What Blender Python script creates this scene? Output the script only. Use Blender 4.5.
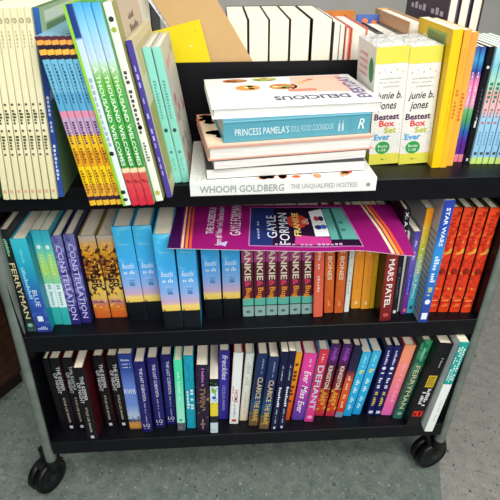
import bpy, bmesh, math, random
from mathutils import Vector, Matrix
random.seed(7)
SC = bpy.context.scene
for o in list(bpy.data.objects): bpy.data.objects.remove(o, do_unlink=True)

# ------------------------------------------------------------------ camera
cam_d = bpy.data.cameras.new('camera'); cam = bpy.data.objects.new('camera', cam_d)
SC.collection.objects.link(cam); SC.camera = cam
cam_d.sensor_fit = 'HORIZONTAL'; cam_d.sensor_width = 36.0; cam_d.lens = 36.0; cam_d.clip_start = 0.02
pitch, yaw, roll = 0.5533, 0.0508, -0.0069
fwd = Vector((math.sin(yaw)*math.cos(pitch), math.cos(yaw)*math.cos(pitch), -math.sin(pitch)))
rgt = Vector((math.cos(yaw), -math.sin(yaw), 0)); upv = rgt.cross(fwd)
r2 = rgt*math.cos(roll) + upv*math.sin(roll); u2 = -rgt*math.sin(roll) + upv*math.cos(roll)
m = Matrix((r2, u2, -fwd)).transposed().to_4x4(); m.translation = Vector((-0.0397, -0.6672, 1.011))*1.12
cam.matrix_world = m

# ------------------------------------------------------------------ world and lights
wd = bpy.data.worlds.new('room_light'); SC.world = wd; wd.use_nodes = True
wd.node_tree.nodes['Background'].inputs[0].default_value = (0.80, 0.92, 1.0, 1)
wd.node_tree.nodes['Background'].inputs[1].default_value = 0.13
def area(name, loc, target, size, sizey, power, col):
    l = bpy.data.lights.new(name, 'AREA'); l.shape = 'RECTANGLE'; l.size = size; l.size_y = sizey
    l.energy = power; l.color = col
    o = bpy.data.objects.new(name, l); SC.collection.objects.link(o); o.location = loc
    o.rotation_euler = (Vector(target)-Vector(loc)).to_track_quat('-Z', 'Y').to_euler()
area('ceiling_light_front', (0.7, -1.1, 2.65), (0.1, 0.0, 0.5), 1.3, 0.7, 33, (1.0, 0.97, 0.92))
area('ceiling_light_side', (-1.1, -0.6, 2.65), (0, 0, 0.5), 1.3, 0.7, 22, (0.96, 0.99, 1.0))
area('front_fill_light', (0.5, -2.1, 1.95), (0, 0, 0.40), 1.9, 1.0, 50, (1.0, 0.985, 0.96))  # unseen fill lamp added behind the camera to brighten the lower spines
area('ceiling_light_rear', (0.5, 1.5, 2.65), (0.2, 0.3, 0.5), 1.3, 0.7, 15, (1.0, 0.98, 0.95))
SC.view_settings.view_transform = 'Standard'; SC.view_settings.look = 'None'
SC.view_settings.gamma = 1.0; SC.view_settings.use_curve_mapping = False
SC.view_settings.exposure = 0.14

# ------------------------------------------------------------------ materials
def lin(c):
    if isinstance(c, str): c = tuple(int(c[i:i+2], 16)/255 for i in (0, 2, 4))
    return tuple((x/12.92 if x <= 0.04045 else ((x+0.055)/1.055)**2.4) for x in c) + (1.0,)
MATS = {}
def mat(c, rough=0.5, metal=0.0, key=None):
    k = ('p', c, rough, metal)
    if k in MATS: return MATS[k]
    mm = bpy.data.materials.new('paint_' + str(len(MATS))); mm.use_nodes = True
    b = mm.node_tree.nodes['Principled BSDF']; b.inputs['Specular IOR Level'].default_value = .3
    b.inputs['Base Color'].default_value = lin(c); b.inputs['Roughness'].default_value = rough; b.inputs['Metallic'].default_value = metal
    MATS[k] = mm; return mm
def ramp_node(nt, stops, interp='LINEAR'):
    r = nt.nodes.new('ShaderNodeValToRGB'); r.color_ramp.interpolation = interp
    el = r.color_ramp.elements
    while len(el) < len(stops): el.new(0.5)
    for e, (p, c) in zip(el, stops): e.position = p; e.color = lin(c) if not isinstance(c, float) else (c, c, c, 1)
    return r
def grad(stops, noise=(), rough=0.38, interp='LINEAR'):
    """printed cover art: colours up the height of the spine, with blotches of other colours"""
    stops = tuple(stops); noise = tuple(noise); k = ('g', stops, noise, rough, interp)
    if k in MATS: return MATS[k]
    mm = bpy.data.materials.new('print_' + str(len(MATS))); mm.use_nodes = True; nt = mm.node_tree
    b = nt.nodes['Principled BSDF']; b.inputs['Roughness'].default_value = rough; b.inputs['Specular IOR Level'].default_value = .28
    tc = nt.nodes.new('ShaderNodeTexCoord'); sx = nt.nodes.new('ShaderNodeSeparateXYZ')
    nt.links.new(tc.outputs['Generated'], sx.inputs[0])
    r = ramp_node(nt, stops, interp); nt.links.new(sx.outputs['Z'], r.inputs[0]); out = r.outputs[0]
    for (scale, col, lo, hi, z0, z1) in noise:
        n = nt.nodes.new('ShaderNodeTexNoise'); n.inputs['Scale'].default_value = scale; n.inputs['Detail'].default_value = 3
        nt.links.new(tc.outputs['Object'], n.inputs['Vector'])
        f = ramp_node(nt, ((lo, 0.0), (hi, 1.0))); nt.links.new(n.outputs['Fac'], f.inputs[0])
        g = ramp_node(nt, ((max(z0-.02, 0), 0.0), (z0, 1.0), (z1, 1.0), (min(z1+.02, 1), 0.0))) if (z0 > 0 or z1 < 1) else None
        mx = nt.nodes.new('ShaderNodeMix'); mx.data_type = 'RGBA'
        if g:
            nt.links.new(sx.outputs['Z'], g.inputs[0]); mu = nt.nodes.new('ShaderNodeMath'); mu.operation = 'MULTIPLY'
            nt.links.new(f.outputs[0], mu.inputs[0]); nt.links.new(g.outputs[0], mu.inputs[1]); nt.links.new(mu.outputs[0], mx.inputs[0])
        else: nt.links.new(f.outputs[0], mx.inputs[0])
        nt.links.new(out, mx.inputs[6]); mx.inputs[7].default_value = lin(col); out = mx.outputs[2]
    nt.links.new(out, b.inputs['Base Color']); MATS[k] = mm; return mm
def noisy(name, c1, c2, scale, rough=0.6, stretch=(1, 1, 1), lo=.35, hi=.65, bump=0.0, metal=0.0, spec=.3):
    k = ('n', name)
    if k in MATS: return MATS[k]
    mm = bpy.data.materials.new(name); mm.use_nodes = True; nt = mm.node_tree
    b = nt.nodes['Principled BSDF']; b.inputs['Roughness'].default_value = rough; b.inputs['Metallic'].default_value = metal; b.inputs['Specular IOR Level'].default_value = spec
    tc = nt.nodes.new('ShaderNodeTexCoord'); mp = nt.nodes.new('ShaderNodeMapping'); mp.inputs['Scale'].default_value = stretch
    n = nt.nodes.new('ShaderNodeTexNoise'); n.inputs['Scale'].default_value = scale; n.inputs['Detail'].default_value = 4
    nt.links.new(tc.outputs['Object'], mp.inputs[0]); nt.links.new(mp.outputs[0], n.inputs['Vector'])
    r = ramp_node(nt, ((lo, c1), (hi, c2))); nt.links.new(n.outputs['Fac'], r.inputs[0]); nt.links.new(r.outputs[0], b.inputs['Base Color'])
    if bump:
        bp = nt.nodes.new('ShaderNodeBump'); bp.inputs['Strength'].default_value = bump; bp.inputs['Distance'].default_value = .002
        nt.links.new(n.outputs['Fac'], bp.inputs['Height']); nt.links.new(bp.outputs[0], b.inputs['Normal'])
    MATS[k] = mm; return mm
PAGES = noisy('pages_cream', 'e2d8be', 'f8f0dc', 30, .85, (40, .6, .6))
PAGES_W = noisy('pages_white', 'd8d2c2', 'f2ecdd', 30, .85, (40, .6, .6))
FLATPAGES = noisy('pages_lying', 'cfccc6', 'e9e6e0', 30, .85, (.6, .6, 40))

# ------------------------------------------------------------------ mesh helpers
class MB:
    """collects shapes for ONE mesh object"""
    def __init__(s): s.v = []; s.f = []; s.mi = []; s.mats = []; s.smooth = []
    def m(s, mt):
        if mt not in s.mats: s.mats.append(mt)
        return s.mats.index(mt)
    def add(s, vs, fs, mt, smooth=False):
        b = len(s.v); i = s.m(mt); s.v += [tuple(v) for v in vs]
        for f in fs: s.f.append([b+k for k in f]); s.mi.append(i); s.smooth.append(smooth)
    def box(s, a, b, mt):
        (x0, y0, z0), (x1, y1, z1) = a, b
        vs = [(x0,y0,z0),(x1,y0,z0),(x1,y1,z0),(x0,y1,z0),(x0,y0,z1),(x1,y0,z1),(x1,y1,z1),(x0,y1,z1)]
        s.add(vs, [(0,3,2,1),(4,5,6,7),(0,1,5,4),(1,2,6,5),(2,3,7,6),(3,0,4,7)], mt)
    def prism(s, prof, z0, z1, mt, axis='z'):
        n = len(prof); P = (lambda p, t: (p[0], p[1], t)) if axis == 'z' else ((lambda p, t: (t, p[0], p[1])) if axis == 'x' else (lambda p, t: (p[0], t, p[1])))
        vs = [P(p, z0) for p in prof] + [P(p, z1) for p in prof]
        fs = [tuple(range(n))[::-1], tuple(range(n, 2*n))] + [(i, (i+1) % n, n+(i+1) % n, n+i) for i in range(n)]
        s.add(vs, fs, mt)
    def build(s, name, parent=None):
        me = bpy.data.meshes.new(name); me.from_pydata(s.v, [], s.f)
        for mt in s.mats: me.materials.append(mt)
        me.polygons.foreach_set('material_index', s.mi); me.polygons.foreach_set('use_smooth', s.smooth)
        me.update(); o = bpy.data.objects.new(name, me); SC.collection.objects.link(o)
        if parent: o.parent = parent
        return o
def fix_normals(o):
    bm = bmesh.new(); bm.from_mesh(o.data); bmesh.ops.recalc_face_normals(bm, faces=bm.faces); bm.to_mesh(o.data); bm.free()
def thing(name, label, cat, group=None, loc=(0,0,0), rot=(0,0,0)):
    o = bpy.data.objects.new(name, None); o.empty_display_size = .02; SC.collection.objects.link(o)
    o.location = loc; o.rotation_euler = rot; o['label'] = label; o['category'] = cat
    if group: o['group'] = group
    return o
def dup(root, loc, rot, label):
    r = root.copy(); SC.collection.objects.link(r); r.location = loc; r.rotation_euler = rot; r['label'] = label
    for ch in list(root.children):
        c = ch.copy(); SC.collection.objects.link(c); c.parent = r
        for g in list(ch.children):
            d = g.copy(); SC.collection.objects.link(d); d.parent = c
    return r
TXT = {}
def glyphs(sn, shear=0.0, bold=0.0):
    k = (sn, shear, bold)
    if k in TXT: return TXT[k]
    cu = bpy.data.curves.new('lettering', 'FONT'); cu.body = sn; cu.shear = shear; cu.offset = bold; cu.resolution_u = 2
    ob = bpy.data.objects.new('lettering', cu); SC.collection.objects.link(ob)
    dg = bpy.context.evaluated_depsgraph_get(); me = bpy.data.meshes.new_from_object(ob.evaluated_get(dg))
    vs = [(v.co.x, v.co.y) for v in me.vertices]; fs = [tuple(p.vertices) for p in me.polygons]
    x0 = min(v[0] for v in vs); x1 = max(v[0] for v in vs); y0 = min(v[1] for v in vs); y1 = max(v[1] for v in vs)
    vs = [((x-x0)/(x1-x0), (y-y0)/(y1-y0)) for x, y in vs]
    bpy.data.objects.remove(ob); bpy.data.curves.remove(cu); bpy.data.meshes.remove(me)
    TXT[k] = (vs, fs, (x1-x0)/(y1-y0)); return TXT[k]
def frame(o, r, u, lift=.0003):
    o, r, u = Vector(o), Vector(r), Vector(u); n = r.cross(u).normalized()
    return lambda a, b: o + r*a + u*b + n*lift
def d_text(mb, fr, sn, x, y, w, h, c, shear=0, bold=0.0, keep=False, rough=.5):
    """print a word inside the box x..x+w, y..y+h of a surface"""
    if sn.startswith('~'):                                   # small print too fine to read
        rr = random.Random(sn + str(w)); n = int(sn[1:]); p = 0.0; cw = w/n
        for i in range(n):
            if rr.random() < .14: continue
            hh = h*rr.choice((.62, .62, .9, 1)); d_rect(mb, fr, x+i*cw, y, cw*.68, hh, c, 1)
        return
    vs, fs, asp = glyphs(sn, shear, bold)
    if keep and asp*h < w: x += (w-asp*h)/2; w = asp*h
    mb.add([fr(x+a*w, y+b*h) for a, b in vs], fs, mat(c, rough))
def d_rect(mb, fr, x, y, w, h, c, n=1, mt=None):
    vs = []; fs = []
    for i in range(n+1): vs += [fr(x+w*i/n, y), fr(x+w*i/n, y+h)]
    for i in range(n): fs.append((2*i, 2*i+2, 2*i+3, 2*i+1))
    mb.add(vs, fs, mt or mat(c))
def d_poly(mb, fr, pts, c): mb.add([fr(*p) for p in pts], [tuple(range(len(pts)))], mat(c))
def d_oval(mb, fr, x, y, rx, ry, c, n=20, mt=None):
    mb.add([fr(x+rx*math.cos(2*math.pi*i/n), y+ry*math.sin(2*math.pi*i/n)) for i in range(n)], [tuple(range(n))], mt or mat(c))

# ------------------------------------------------------------------ setting
Z_LOW, Z_MID, Z_TOP = 0.1792, 0.4894, 0.7961
def floor_material():
    mm = bpy.data.materials.new('vinyl_tile'); mm.use_nodes = True; nt = mm.node_tree; N = nt.nodes; Lk = nt.links
    b = N['Principled BSDF']; b.inputs['Roughness'].default_value = .42
    tc = N.new('ShaderNodeTexCoord'); sx = N.new('ShaderNodeSeparateXYZ'); tr = N.new('ShaderNodeMapping'); tr.inputs['Rotation'].default_value = (0, 0, math.radians(17.8))
    Lk.new(tc.outputs['Object'], tr.inputs[0]); Lk.new(tr.outputs[0], sx.inputs[0])
    big = N.new('ShaderNodeTexNoise'); big.inputs['Scale'].default_value = 34; big.inputs['Detail'].default_value = 7; big.inputs['Roughness'].default_value = .75; Lk.new(tc.outputs['Object'], big.inputs['Vector'])
    ga = ramp_node(nt, ((.32, '525f59'), (.68, '798279'))); gb = ramp_node(nt, ((.32, '77756f'), (.68, '938f88')))
    Lk.new(big.outputs['Fac'], ga.inputs[0]); Lk.new(big.outputs['Fac'], gb.inputs[0])
    side = N.new('ShaderNodeMath'); side.operation = 'GREATER_THAN'; side.inputs[1].default_value = .4421; Lk.new(sx.outputs['X'], side.inputs[0])
    mx = N.new('ShaderNodeMix'); mx.data_type = 'RGBA'; Lk.new(side.outputs[0], mx.inputs[0]); Lk.new(ga.outputs[0], mx.inputs[6]); Lk.new(gb.outputs[0], mx.inputs[7])
    out = mx.outputs[2]
    for sc, lo, hi, col, st in ((80, .68, .74, '3c4543', (1, 1, 1)), (75, .70, .76, '8f9b90', (1, 1.3, 1)), (120, .64, .72, '505b57', (1.4, 1, 1)), (130, .68, .75, '98a08f', (1, 1, 1))):
        mp = N.new('ShaderNodeMapping'); mp.inputs['Scale'].default_value = st; mp.inputs['Location'].default_value = (sc, sc*.3, 0); Lk.new(tc.outputs['Object'], mp.inputs[0])
        n = N.new('ShaderNodeTexNoise'); n.inputs['Scale'].default_value = sc; n.inputs['Detail'].default_value = 1; Lk.new(mp.outputs[0], n.inputs['Vector'])
        r = ramp_node(nt, ((lo, 0.0), (hi, 1.0))); Lk.new(n.outputs['Fac'], r.inputs[0])
        q = N.new('ShaderNodeMix'); q.data_type = 'RGBA'; Lk.new(r.outputs[0], q.inputs[0]); Lk.new(out, q.inputs[6]); q.inputs[7].default_value = lin(col); out = q.outputs[2]
    for ax, off in (('X', .4421), ('Y', -.1397)):              # seams between the square tiles
        a = N.new('ShaderNodeMath'); a.operation = 'SUBTRACT'; a.inputs[1].default_value = off; Lk.new(sx.outputs[ax], a.inputs[0])
        p = N.new('ShaderNodeMath'); p.operation = 'PINGPONG'; p.inputs[1].default_value = .1525; Lk.new(a.outputs[0], p.inputs[0])
        l = N.new('ShaderNodeMath'); l.operation = 'LESS_THAN'; l.inputs[1].default_value = .0009; Lk.new(p.outputs[0], l.inputs[0])
        h = N.new('ShaderNodeMath'); h.operation = 'MULTIPLY'; h.inputs[1].default_value = .5; Lk.new(l.outputs[0], h.inputs[0])
        q = N.new('ShaderNodeMix'); q.data_type = 'RGBA'; Lk.new(h.outputs[0], q.inputs[0]); Lk.new(out, q.inputs[6]); q.inputs[7].default_value = lin('3c4441'); out = q.outputs[2]
    Lk.new(out, b.inputs['Base Color']); return mm
mb = MB(); mb.box((-2.6, -2.2, -.05), (2.6, 3.0, 0), floor_material()); o = mb.build('floor'); o['kind'] = 'structure'
mb = MB(); mb.box((-2.6, 3.0, 0), (2.6, 3.1, 2.7), noisy('wall_paint', 'cfccc3', 'd8d5cc', 3, .8)); o = mb.build('wall_back'); o['kind'] = 'structure'

# dark brown cupboard standing behind the cart on the left
cb = thing('cupboard', 'dark brown wooden cupboard on the floor behind the left post of the cart', 'cupboard', loc=(-.665, .377, 0), rot=(0, 0, math.radians(58.5)))
WOOD = noisy('dark_wood', '2a1710', '47291c', 6, .5, (1, 1, 12))
mb = MB(); mb.box((-.62, .0, .05), (.0, .42, .74), WOOD); mb.box((-.61, .012, 0), (-.012, .41, .05), mat('1c110c')); mb.build('body', cb)
mb = MB(); mb.box((-.63, -.012, .74), (.01, .43, .765), WOOD); mb.build('top_board', cb)
for a in (-.605, -.305):
    mb = MB(); mb.box((a, -.014, .07), (a+.29, .0, .72), WOOD); mb.box((a+.04, -.019, .11), (a+.25, -.0135, .68), WOOD); d = mb.build('door', cb)
    mb = MB(); mb.box((a+.14, -.04, .40), (a+.15, -.019, .48), mat('77736c', .35, 1.0)); mb.build('handle', d)

# ------------------------------------------------------------------ the book cart
CART_PAINT = noisy('cart_paint', '06070c', '0a0b12', 60, .45, spec=.22)
POST_METAL = noisy('post_paint', '6f7a72', '838d85', 25, .34, metal=.35, spec=.5)
RUBBER = mat('0a0a0e', .42); HUB = mat('1b1c22', .3)
cart = thing('book_cart', 'black two-sided rolling book cart with grey tube posts and three shelves on the tiled floor', 'book cart')
XL, XR, DEPTH = -.4402, .4440, .45
def shelf(z, xl, xr):
    mb = MB(); e = .0012
    mb.box((xl, .0032, z-.012), (xr, DEPTH-.0032, z), CART_PAINT)
    for y0, y1 in ((0, .003), (DEPTH-.003, DEPTH)):
        prof = [(y0, z-.0373), (y1, z-.0373), (y1, z+.0004), (y1-e*.6, z+.0012), (y0+e*.6, z+.0012), (y0, z+.0004)]
        mb.prism(prof, xl, xr, CART_PAINT, 'x')
    o = mb.build('shelf', cart); fix_normals(o)
shelf(Z_LOW, -.4568, .4390); shelf(Z_MID, -.4424, .4447); shelf(Z_TOP, XL-.001, XR+.001)
mb = MB(); mb.box((XL+.002, .224, Z_LOW), (XR-.002, .228, Z_MID-.0125), CART_PAINT); mb.build('divider', cart)
mb = MB(); mb.box((XL+.002, .224, Z_MID), (XR-.002, .228, Z_TOP-.0125), CART_PAINT); mb.build('divider', cart)
mb = MB(); mb.box((XL+.002, .2225, Z_TOP), (XR-.002, .2275, Z_TOP+.146), CART_PAINT); mb.build('divider', cart)
def tube(mb, pts, r, mt, n=16, cap=True):
    rings = []
    for i, p in enumerate(pts):
        p = Vector(p); d = (Vector(pts[min(i+1, len(pts)-1)])-Vector(pts[max(i-1, 0)])).normalized()
        a = d.orthogonal().normalized() if abs(d.x) > .9 else d.cross(Vector((1, 0, 0))).normalized(); b = d.cross(a)
        rings.append([p+a*r*math.cos(2*math.pi*k/n)+b*r*math.sin(2*math.pi*k/n) for k in range(n)])
    vs = [v for q in rings for v in q]; fs = []
    for i in range(len(pts)-1):
        for k in range(n): fs.append((i*n+k, i*n+(k+1) % n, (i+1)*n+(k+1) % n, (i+1)*n+k))
    mb.add(vs, fs, mt, True)
    if cap: mb.add(rings[0], [tuple(range(n))[::-1]], mt); mb.add(rings[-1], [tuple(range(n))], mt)
def post_x(side, z): return side*.4549 + (.002 if side > 0 else -.0015) + (.050 if side < 0 else .0221)*(z-.448)
for side in (-1, 1):
    x = lambda z: post_x(side, z)
    for y in (.0145, DEPTH-.0145):
        mb = MB(); tube(mb, [(x(.108), y, .108), (x(.3), y, .3), (x(.6), y, .6), (x(.90), y, .90)], .0126, POST_METAL); mb.build('post', cart)
        mb = MB(); tube(mb, [(x(.90), y, .9001), (x(.91), y, .911)], .0132, mat('14151a', .4)); mb.build('post_cap', cart)
    mb = MB(); L = [(-.4585, Z_LOW-.037), (-.4435, Z_MID-.02), (-.4425, Z_TOP-.006)] if side < 0 else [(.4385, Z_LOW-.037), (.4458, Z_MID-.02), (.4480, Z_TOP-.006)]
    mb.prism([(px-.0008, pz) for px, pz in L] + [(px+.0008, pz) for px, pz in L[::-1]], .0034, DEPTH-.0034, CART_PAINT, 'y'); o = mb.build('end_panel', cart); fix_normals(o)
def lathe(mb, prof, mt, n=36):
    """profile of (axial, radius) about the local X axis"""
    vs = []; fs = []
    for a, r in prof: vs += [(a, r*math.cos(2*math.pi*k/n), r*math.sin(2*math.pi*k/n)) for k in range(n)]
    for i in range(len(prof)-1):
        for k in range(n): fs.append((i*n+k, i*n+(k+1) % n, (i+1)*n+(k+1) % n, (i+1)*n+k))
    mb.add(vs, fs, mt, True)
def caster(x, y, rz, R=.042):
    root = bpy.data.objects.new('caster', None); SC.collection.objects.link(root); root.parent = cart; root.location = (x, y, R); root.rotation_euler = (0, 0, rz)
    for s in (-1, 1):
        mb = MB(); P = [(0.003, 0), (.003, R*.9), (.006, R), (.017, R), (.020, R*.94), (.0205, R*.86), (.0190, R*.84), (.0190, R*.62), (.0205, R*.60), (.0215, R*.3), (.0218, 0)]
        lathe(mb, [(s*a, r) for a, r in P], RUBBER); w = mb.build('wheel', root); fix_normals(w)
        mb = MB(); lathe(mb, [(s*.0216, 0.0), (s*.0216, R*.24), (s*.0226, R*.22), (s*.0228, 0.0)], HUB); h = mb.build('hub_cap', root); fix_normals(h)
    mb = MB(); n = 18                                                     # hood over the wheels and the stem up to the post
    prof = [(R*1.09*math.cos(t), R*1.09*math.sin(t)) for t in [math.radians(18+ (95*i/n)) for i in range(n+1)]] + [(R*1.02*math.cos(t), R*1.02*math.sin(t)) for t in [math.radians(113-(95*i/n)) for i in range(n+1)]]
    mb.prism(prof, -.013, .013, RUBBER, 'x')
    mb.box((-.0025, -R*.5, -R*.5), (.0025, R*1.0, R*.6), RUBBER)
    tube(mb, [(0, .010, R*.5), (0, .010, R*1.98)], .011, RUBBER)
    o = mb.build('fork', root); fix_normals(o)
caster(-.499, .022, math.radians(-32)); caster(.440, .032, math.radians(-72))
caster(-.466, DEPTH-.03, math.radians(200)); caster(.45, DEPTH-.03, math.radians(160))
for (cx, cy, px) in ((-.499, .022, -.4734), (.440, .032, .4493)):         # swivel plates joining stems and posts
    mb = MB(); tube(mb, [(px, .0145, .083), (px, .0145, .1079)], .0150, RUBBER); mb.build('swivel_plate', cart)

# ------------------------------------------------------------------ books
def book_parts(root, t, h, d, spine_mat, cover_c, text=(), hard=True, board=None, pages=PAGES, left=(), right=(), cover_mat=None, flip=False):
    """one upright book: x across its thickness, spine at y = 0, pages behind it, z up"""
    bt, in_ = (.0022, .0035) if hard else (.0007, .0006)
    bt = min(board or bt, t*.2)
    if board: in_ = .001
    cm = cover_mat or mat(cover_c, .4)
    mb = MB()
    for s in (-1, 1): mb.box((min(s*t/2, s*(t/2-bt)), .0026, 0), (max(s*t/2, s*(t/2-bt)), d, h), cm)
    fl = frame((-t/2, d, 0), (0, -d, 0), (0, 0, h)); fr_ = frame((t/2, 0, 0), (0, d, 0), (0, 0, h))
    for f, deco in ((fl, left), (fr_, right)):
        for e in deco:
            if e[0] == 'r': d_rect(mb, f, *e[1:])
            elif e[0] == 'o': d_oval(mb, f, *e[1:])
            else: d_text(mb, f, *e[1:])
    mb.build('cover', root)
    mb = MB(); q = t*.34
    mb.prism([(-t/2, .0025), (-t/2, .0009), (-q, 0), (q, 0), (t/2, .0009), (t/2, .0025)], 0, h, spine_mat)
    fv = frame((0, 0, h), (0, 0, -h), (t, 0, 0)); fh = frame((0, 0, 0), (t, 0, 0), (0, 0, h))
    for e in text:
        kind = e[0]
        if kind == 'v':    # (v, words, from top, to, letter height in spine widths, centre offset, colour, shear, bold)
            _, sn, a, b, wf, off, c = e[:7]; d_text(mb, fv, sn, a, off-wf/2, b-a, wf, c, *(e[7:]))
        elif kind == 'h':  # (h, words, height up the spine, letter height fraction, width fraction, colour, shear)
            _, sn, z, hf, wf, c = e[:6]; d_text(mb, fh, sn, -wf/2, z, wf, hf, c, *(e[6:]))
        elif kind == 'r':  # block (r, z0, z1, width fraction, colour)
            _, z0, z1, wf, c = e; d_rect(mb, fh, -wf/2, z0, wf, z1-z0, c)
        elif kind == 'x': _, xa, xb, z0, z1, c = e; d_rect(mb, fh, xa, z0, xb-xa, z1-z0, c)
        elif kind == 'o':  _, z, rx, rz, c = e; d_oval(mb, fh, 0, z, rx, rz, c)
    s = mb.build('spine', root); fix_normals_keep(s)
    mb = MB(); mb.box((-t/2+bt, .0028, in_), (t/2-bt, d-in_, h-in_), pages); mb.build('page_block', root)
def fix_normals_keep(o): pass
def books(kind, rows, z, labels, group, d, spine, cover, text=(), hard=True, cat='book', **kw):
    """rows: (x, y, lean in degrees, thickness, height); the first is built, the others are copies of it"""
    t = sum(r[3] for r in rows)/len(rows); t = min(t, min(r[3] for r in rows)+.0006); h = rows[0][4]; root = None; out = []
    for (x, y, a, tt, hh), lb in zip(rows, labels):
        a = math.radians(a); loc = (x, y, z + .0003 + t/2*abs(math.sin(a))); rot = (0, a, 0)
        if root is None:
            root = thing(kind, lb, cat, group if len(rows) > 1 else None, loc, rot)
            book_parts(root, t, h, d, spine, cover, text, hard, **kw)
            out.append(root)
        else: out.append(dup(root, loc, rot, lb))
    return out
def one(kind, row, z, label, d, spine, cover, text=(), hard=True, **kw): return books(kind, [row], z, [label], None, d, spine, cover, text, hard, **kw)
def ords(n, lead, tail): 
    w = ['leftmost', 'second from left', 'third from left', 'fourth from left', 'fifth from left', 'sixth from left', 'seventh from left', 'eighth from left']
    w = w[:n-1] + ['rightmost']
    return ['%s, %s %s' % (lead, k, tail) for k in w]
def solid(c, noise=()): return grad(((0, c), (1, c)), noise)

# ---- bottom shelf
Z = Z_LOW
HB, PB, PIC = 'hardcover_book', 'paperback_book', 'picture_book'
books(HB, [(-.4330,.0328,.55,.0120,.222),(-.4155,.0328,.73,.0215,.222),(-.3918,.0327,1.6,.0250,.222),(-.3616,.0025,1.27,.0257,.222),(-.3274,.0351,.81,.027,.222),(-.2975,.0341,.54,.0257,.222)][1:], Z,
      ['black hardcover with silver title, leftmost of five alike on the bottom shelf', 'black hardcover with silver title, second of five alike on the bottom shelf', 'black hardcover pulled forward of its four twins on the bottom shelf',
       'black hardcover with silver title, just right of the pulled-out twin', 'black hardcover with silver title beside the blue skyline book, bottom shelf'], 'black hardcovers with silver titles', .150,
      solid('0d0c12', ((90, '1d1620', .5, .7, 0, 1),)), '4a1016',
      (('v','THE KEEPER',.10,.42,.34,.17,'c9c9cc',0,.01),('v','OF NIGHT',.18,.46,.34,-.22,'c0bec2',0,.01),('v','KYLIE LEE BAKER',.52,.88,.20,0,'c8bba6'), ('r', .035, .075, .32, 'c9c9c9')))
one(HB, (-.4330,.0328,.55,.0120,.222), Z, 'thin plain black hardcover at the far left end of the bottom shelf', .15, solid('0d0c12'), '15131a')
one(PB, (-.2697,.0269,.97,.0275,.2324), Z, 'blue paperback with white letters above a golden skyline, bottom shelf', .140,
    grad(((0,'3a2a2a'),(.03,'c58a3c'),(.10,'c9954a'),(.13,'2a3a6a'),(.17,'b9c6dd'),(.35,'6d8bcf'),(.6,'6481cc'),(.82,'2f4694'),(1,'2a3f8e')), ((140,'20305c',.5,.62,.1,.18),)), '3a4f9a',
    (('h','RWB',.50,.065,.86,'dfe6f0'),('h','~7',.92,.02,.66,'c7d3ea'),('h','~8',.875,.018,.72,'c7d3ea'),('h','~8',.835,.018,.72,'c7d3ea')), hard=False)
NAVY='1d1c62'
books(HB, [(-.2425,.0191,1.48,.0222,.2161),(-.2145,.0292,.8,.0237,.2161),(-.1887,.0361,1.53,.0245,.2161)], Z,
      ords(3, 'navy hardcover with fine white title', 'of three beside blue skyline book'), 'navy hardcovers with fine white titles', .148, solid(NAVY, ((60,'28286f',.45,.7,0,1),)), '191a56',
      (('v','THE LAST CUENTISTA',.08,.54,.28,.08,'d9dbee',0,.01),('v','~20',.55,.86,.13,.06,'a8aacb'),('h','LQ',.07,.055,.62,'e8e8f0'),('h','~6',.045,.014,.6,'b8b8d0')))
one(HB, (-.1655,.0172,2.28,.0172,.2178), Z, 'slim mint green hardcover right of the navy trio, bottom shelf', .140,
    grad(((0,'5a5a68'),(.115,'5a5a68'),(.125,'a8ecd2'),(.5,'7be6c0'),(.8,'45d79f'),(1,'4ee0b0'))), '54d8ac', (('v','~16',.15,.55,.3,0,'b2f3da'),('h','~5',.03,.05,.6,'8a8a98'),('o',.165,.2,.02,'3fae8d')))
one(PB, (-.1424,.0228,1.85,.0201,.2241), Z, 'turquoise paperback with stacked white title on the bottom shelf', .140,
    solid('1a9fb8', ((70,'148aa6',.5,.65,0,1),)), '1590aa', (('v','~7',.44,.73,.3,.2,'dff2f5'),('v','~6',.46,.72,.3,-.2,'dff2f5'),('v','~14',.1,.34,.16,0,'157f98')), hard=False)
one(HB, (-.1163,.0123,2.62,.027,.2051), Z, 'dark plum hardcover with golden ornament between turquoise and short book', .148,
    solid('241a33', ((80,'5a2f5e',.55,.68,.4,.95),(120,'b28a55',.6,.66,.22,.62))), '1d1729', (('v','~14',.04,.3,.22,.05,'b77fc0'),('v','TWIN',.32,.62,.42,0,'a8834f',.2),('r',.04,.2,.1,'a08a6a'),('o',.12,.2,.012,'b09468')))
one(PB, (-.0906,.0066,2.31,.0169,.1688), Z, 'short pale paperback with yellow and black bands on its spine, bottom shelf', .150,
    grad(((0,'c5d6dd'),(.20,'c5d6dd'),(.2001,'1d2026'),(.33,'1d2026'),(.3301,'e6d23c'),(.58,'e6d23c'),(.5801,'dfe9ee'),(.88,'dfe9ee'),(.8801,'1c1d22')), ((160,'2f7d4a',.56,.6,.55,.95),(170,'3450b0',.6,.63,.58,.75)), interp='CONSTANT'), 'e8e4d6',
    (('h','~5',.05,.02,.6,'7f929a'),('o',.8,.3,.04,'7cb845'),('o',.68,.26,.03,'2b62b8')), hard=False, pages=PAGES_W)
one(HB, (-.0697,.0447,2.66,.0228,.2124), Z, 'royal blue hardcover with white script lettering, pushed back on bottom shelf', .145,
    solid('332f94'), '2d2a86', (('v','freckles',.05,.40,.52,.05,'d9d6f0',.25,.01),('v','CECELIA AHERN',.48,.86,.28,0,'a9a2dc')))
one(HB, (-.0455,.029,3.89,.0202,.2202), Z, 'white-spined hardcover with red boards and red title, bottom shelf', .145,
    solid('e6eae8'), 'a51722', (('v','HOME',.50,.68,.42,.06,'b3262c',0,.01),('v','~10',.44,.66,.14,-.3,'c04a4a'),('v','~14',.70,.90,.24,0,'8fa2b8'),('r',.035,.07,.5,'c23a32')))
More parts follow.
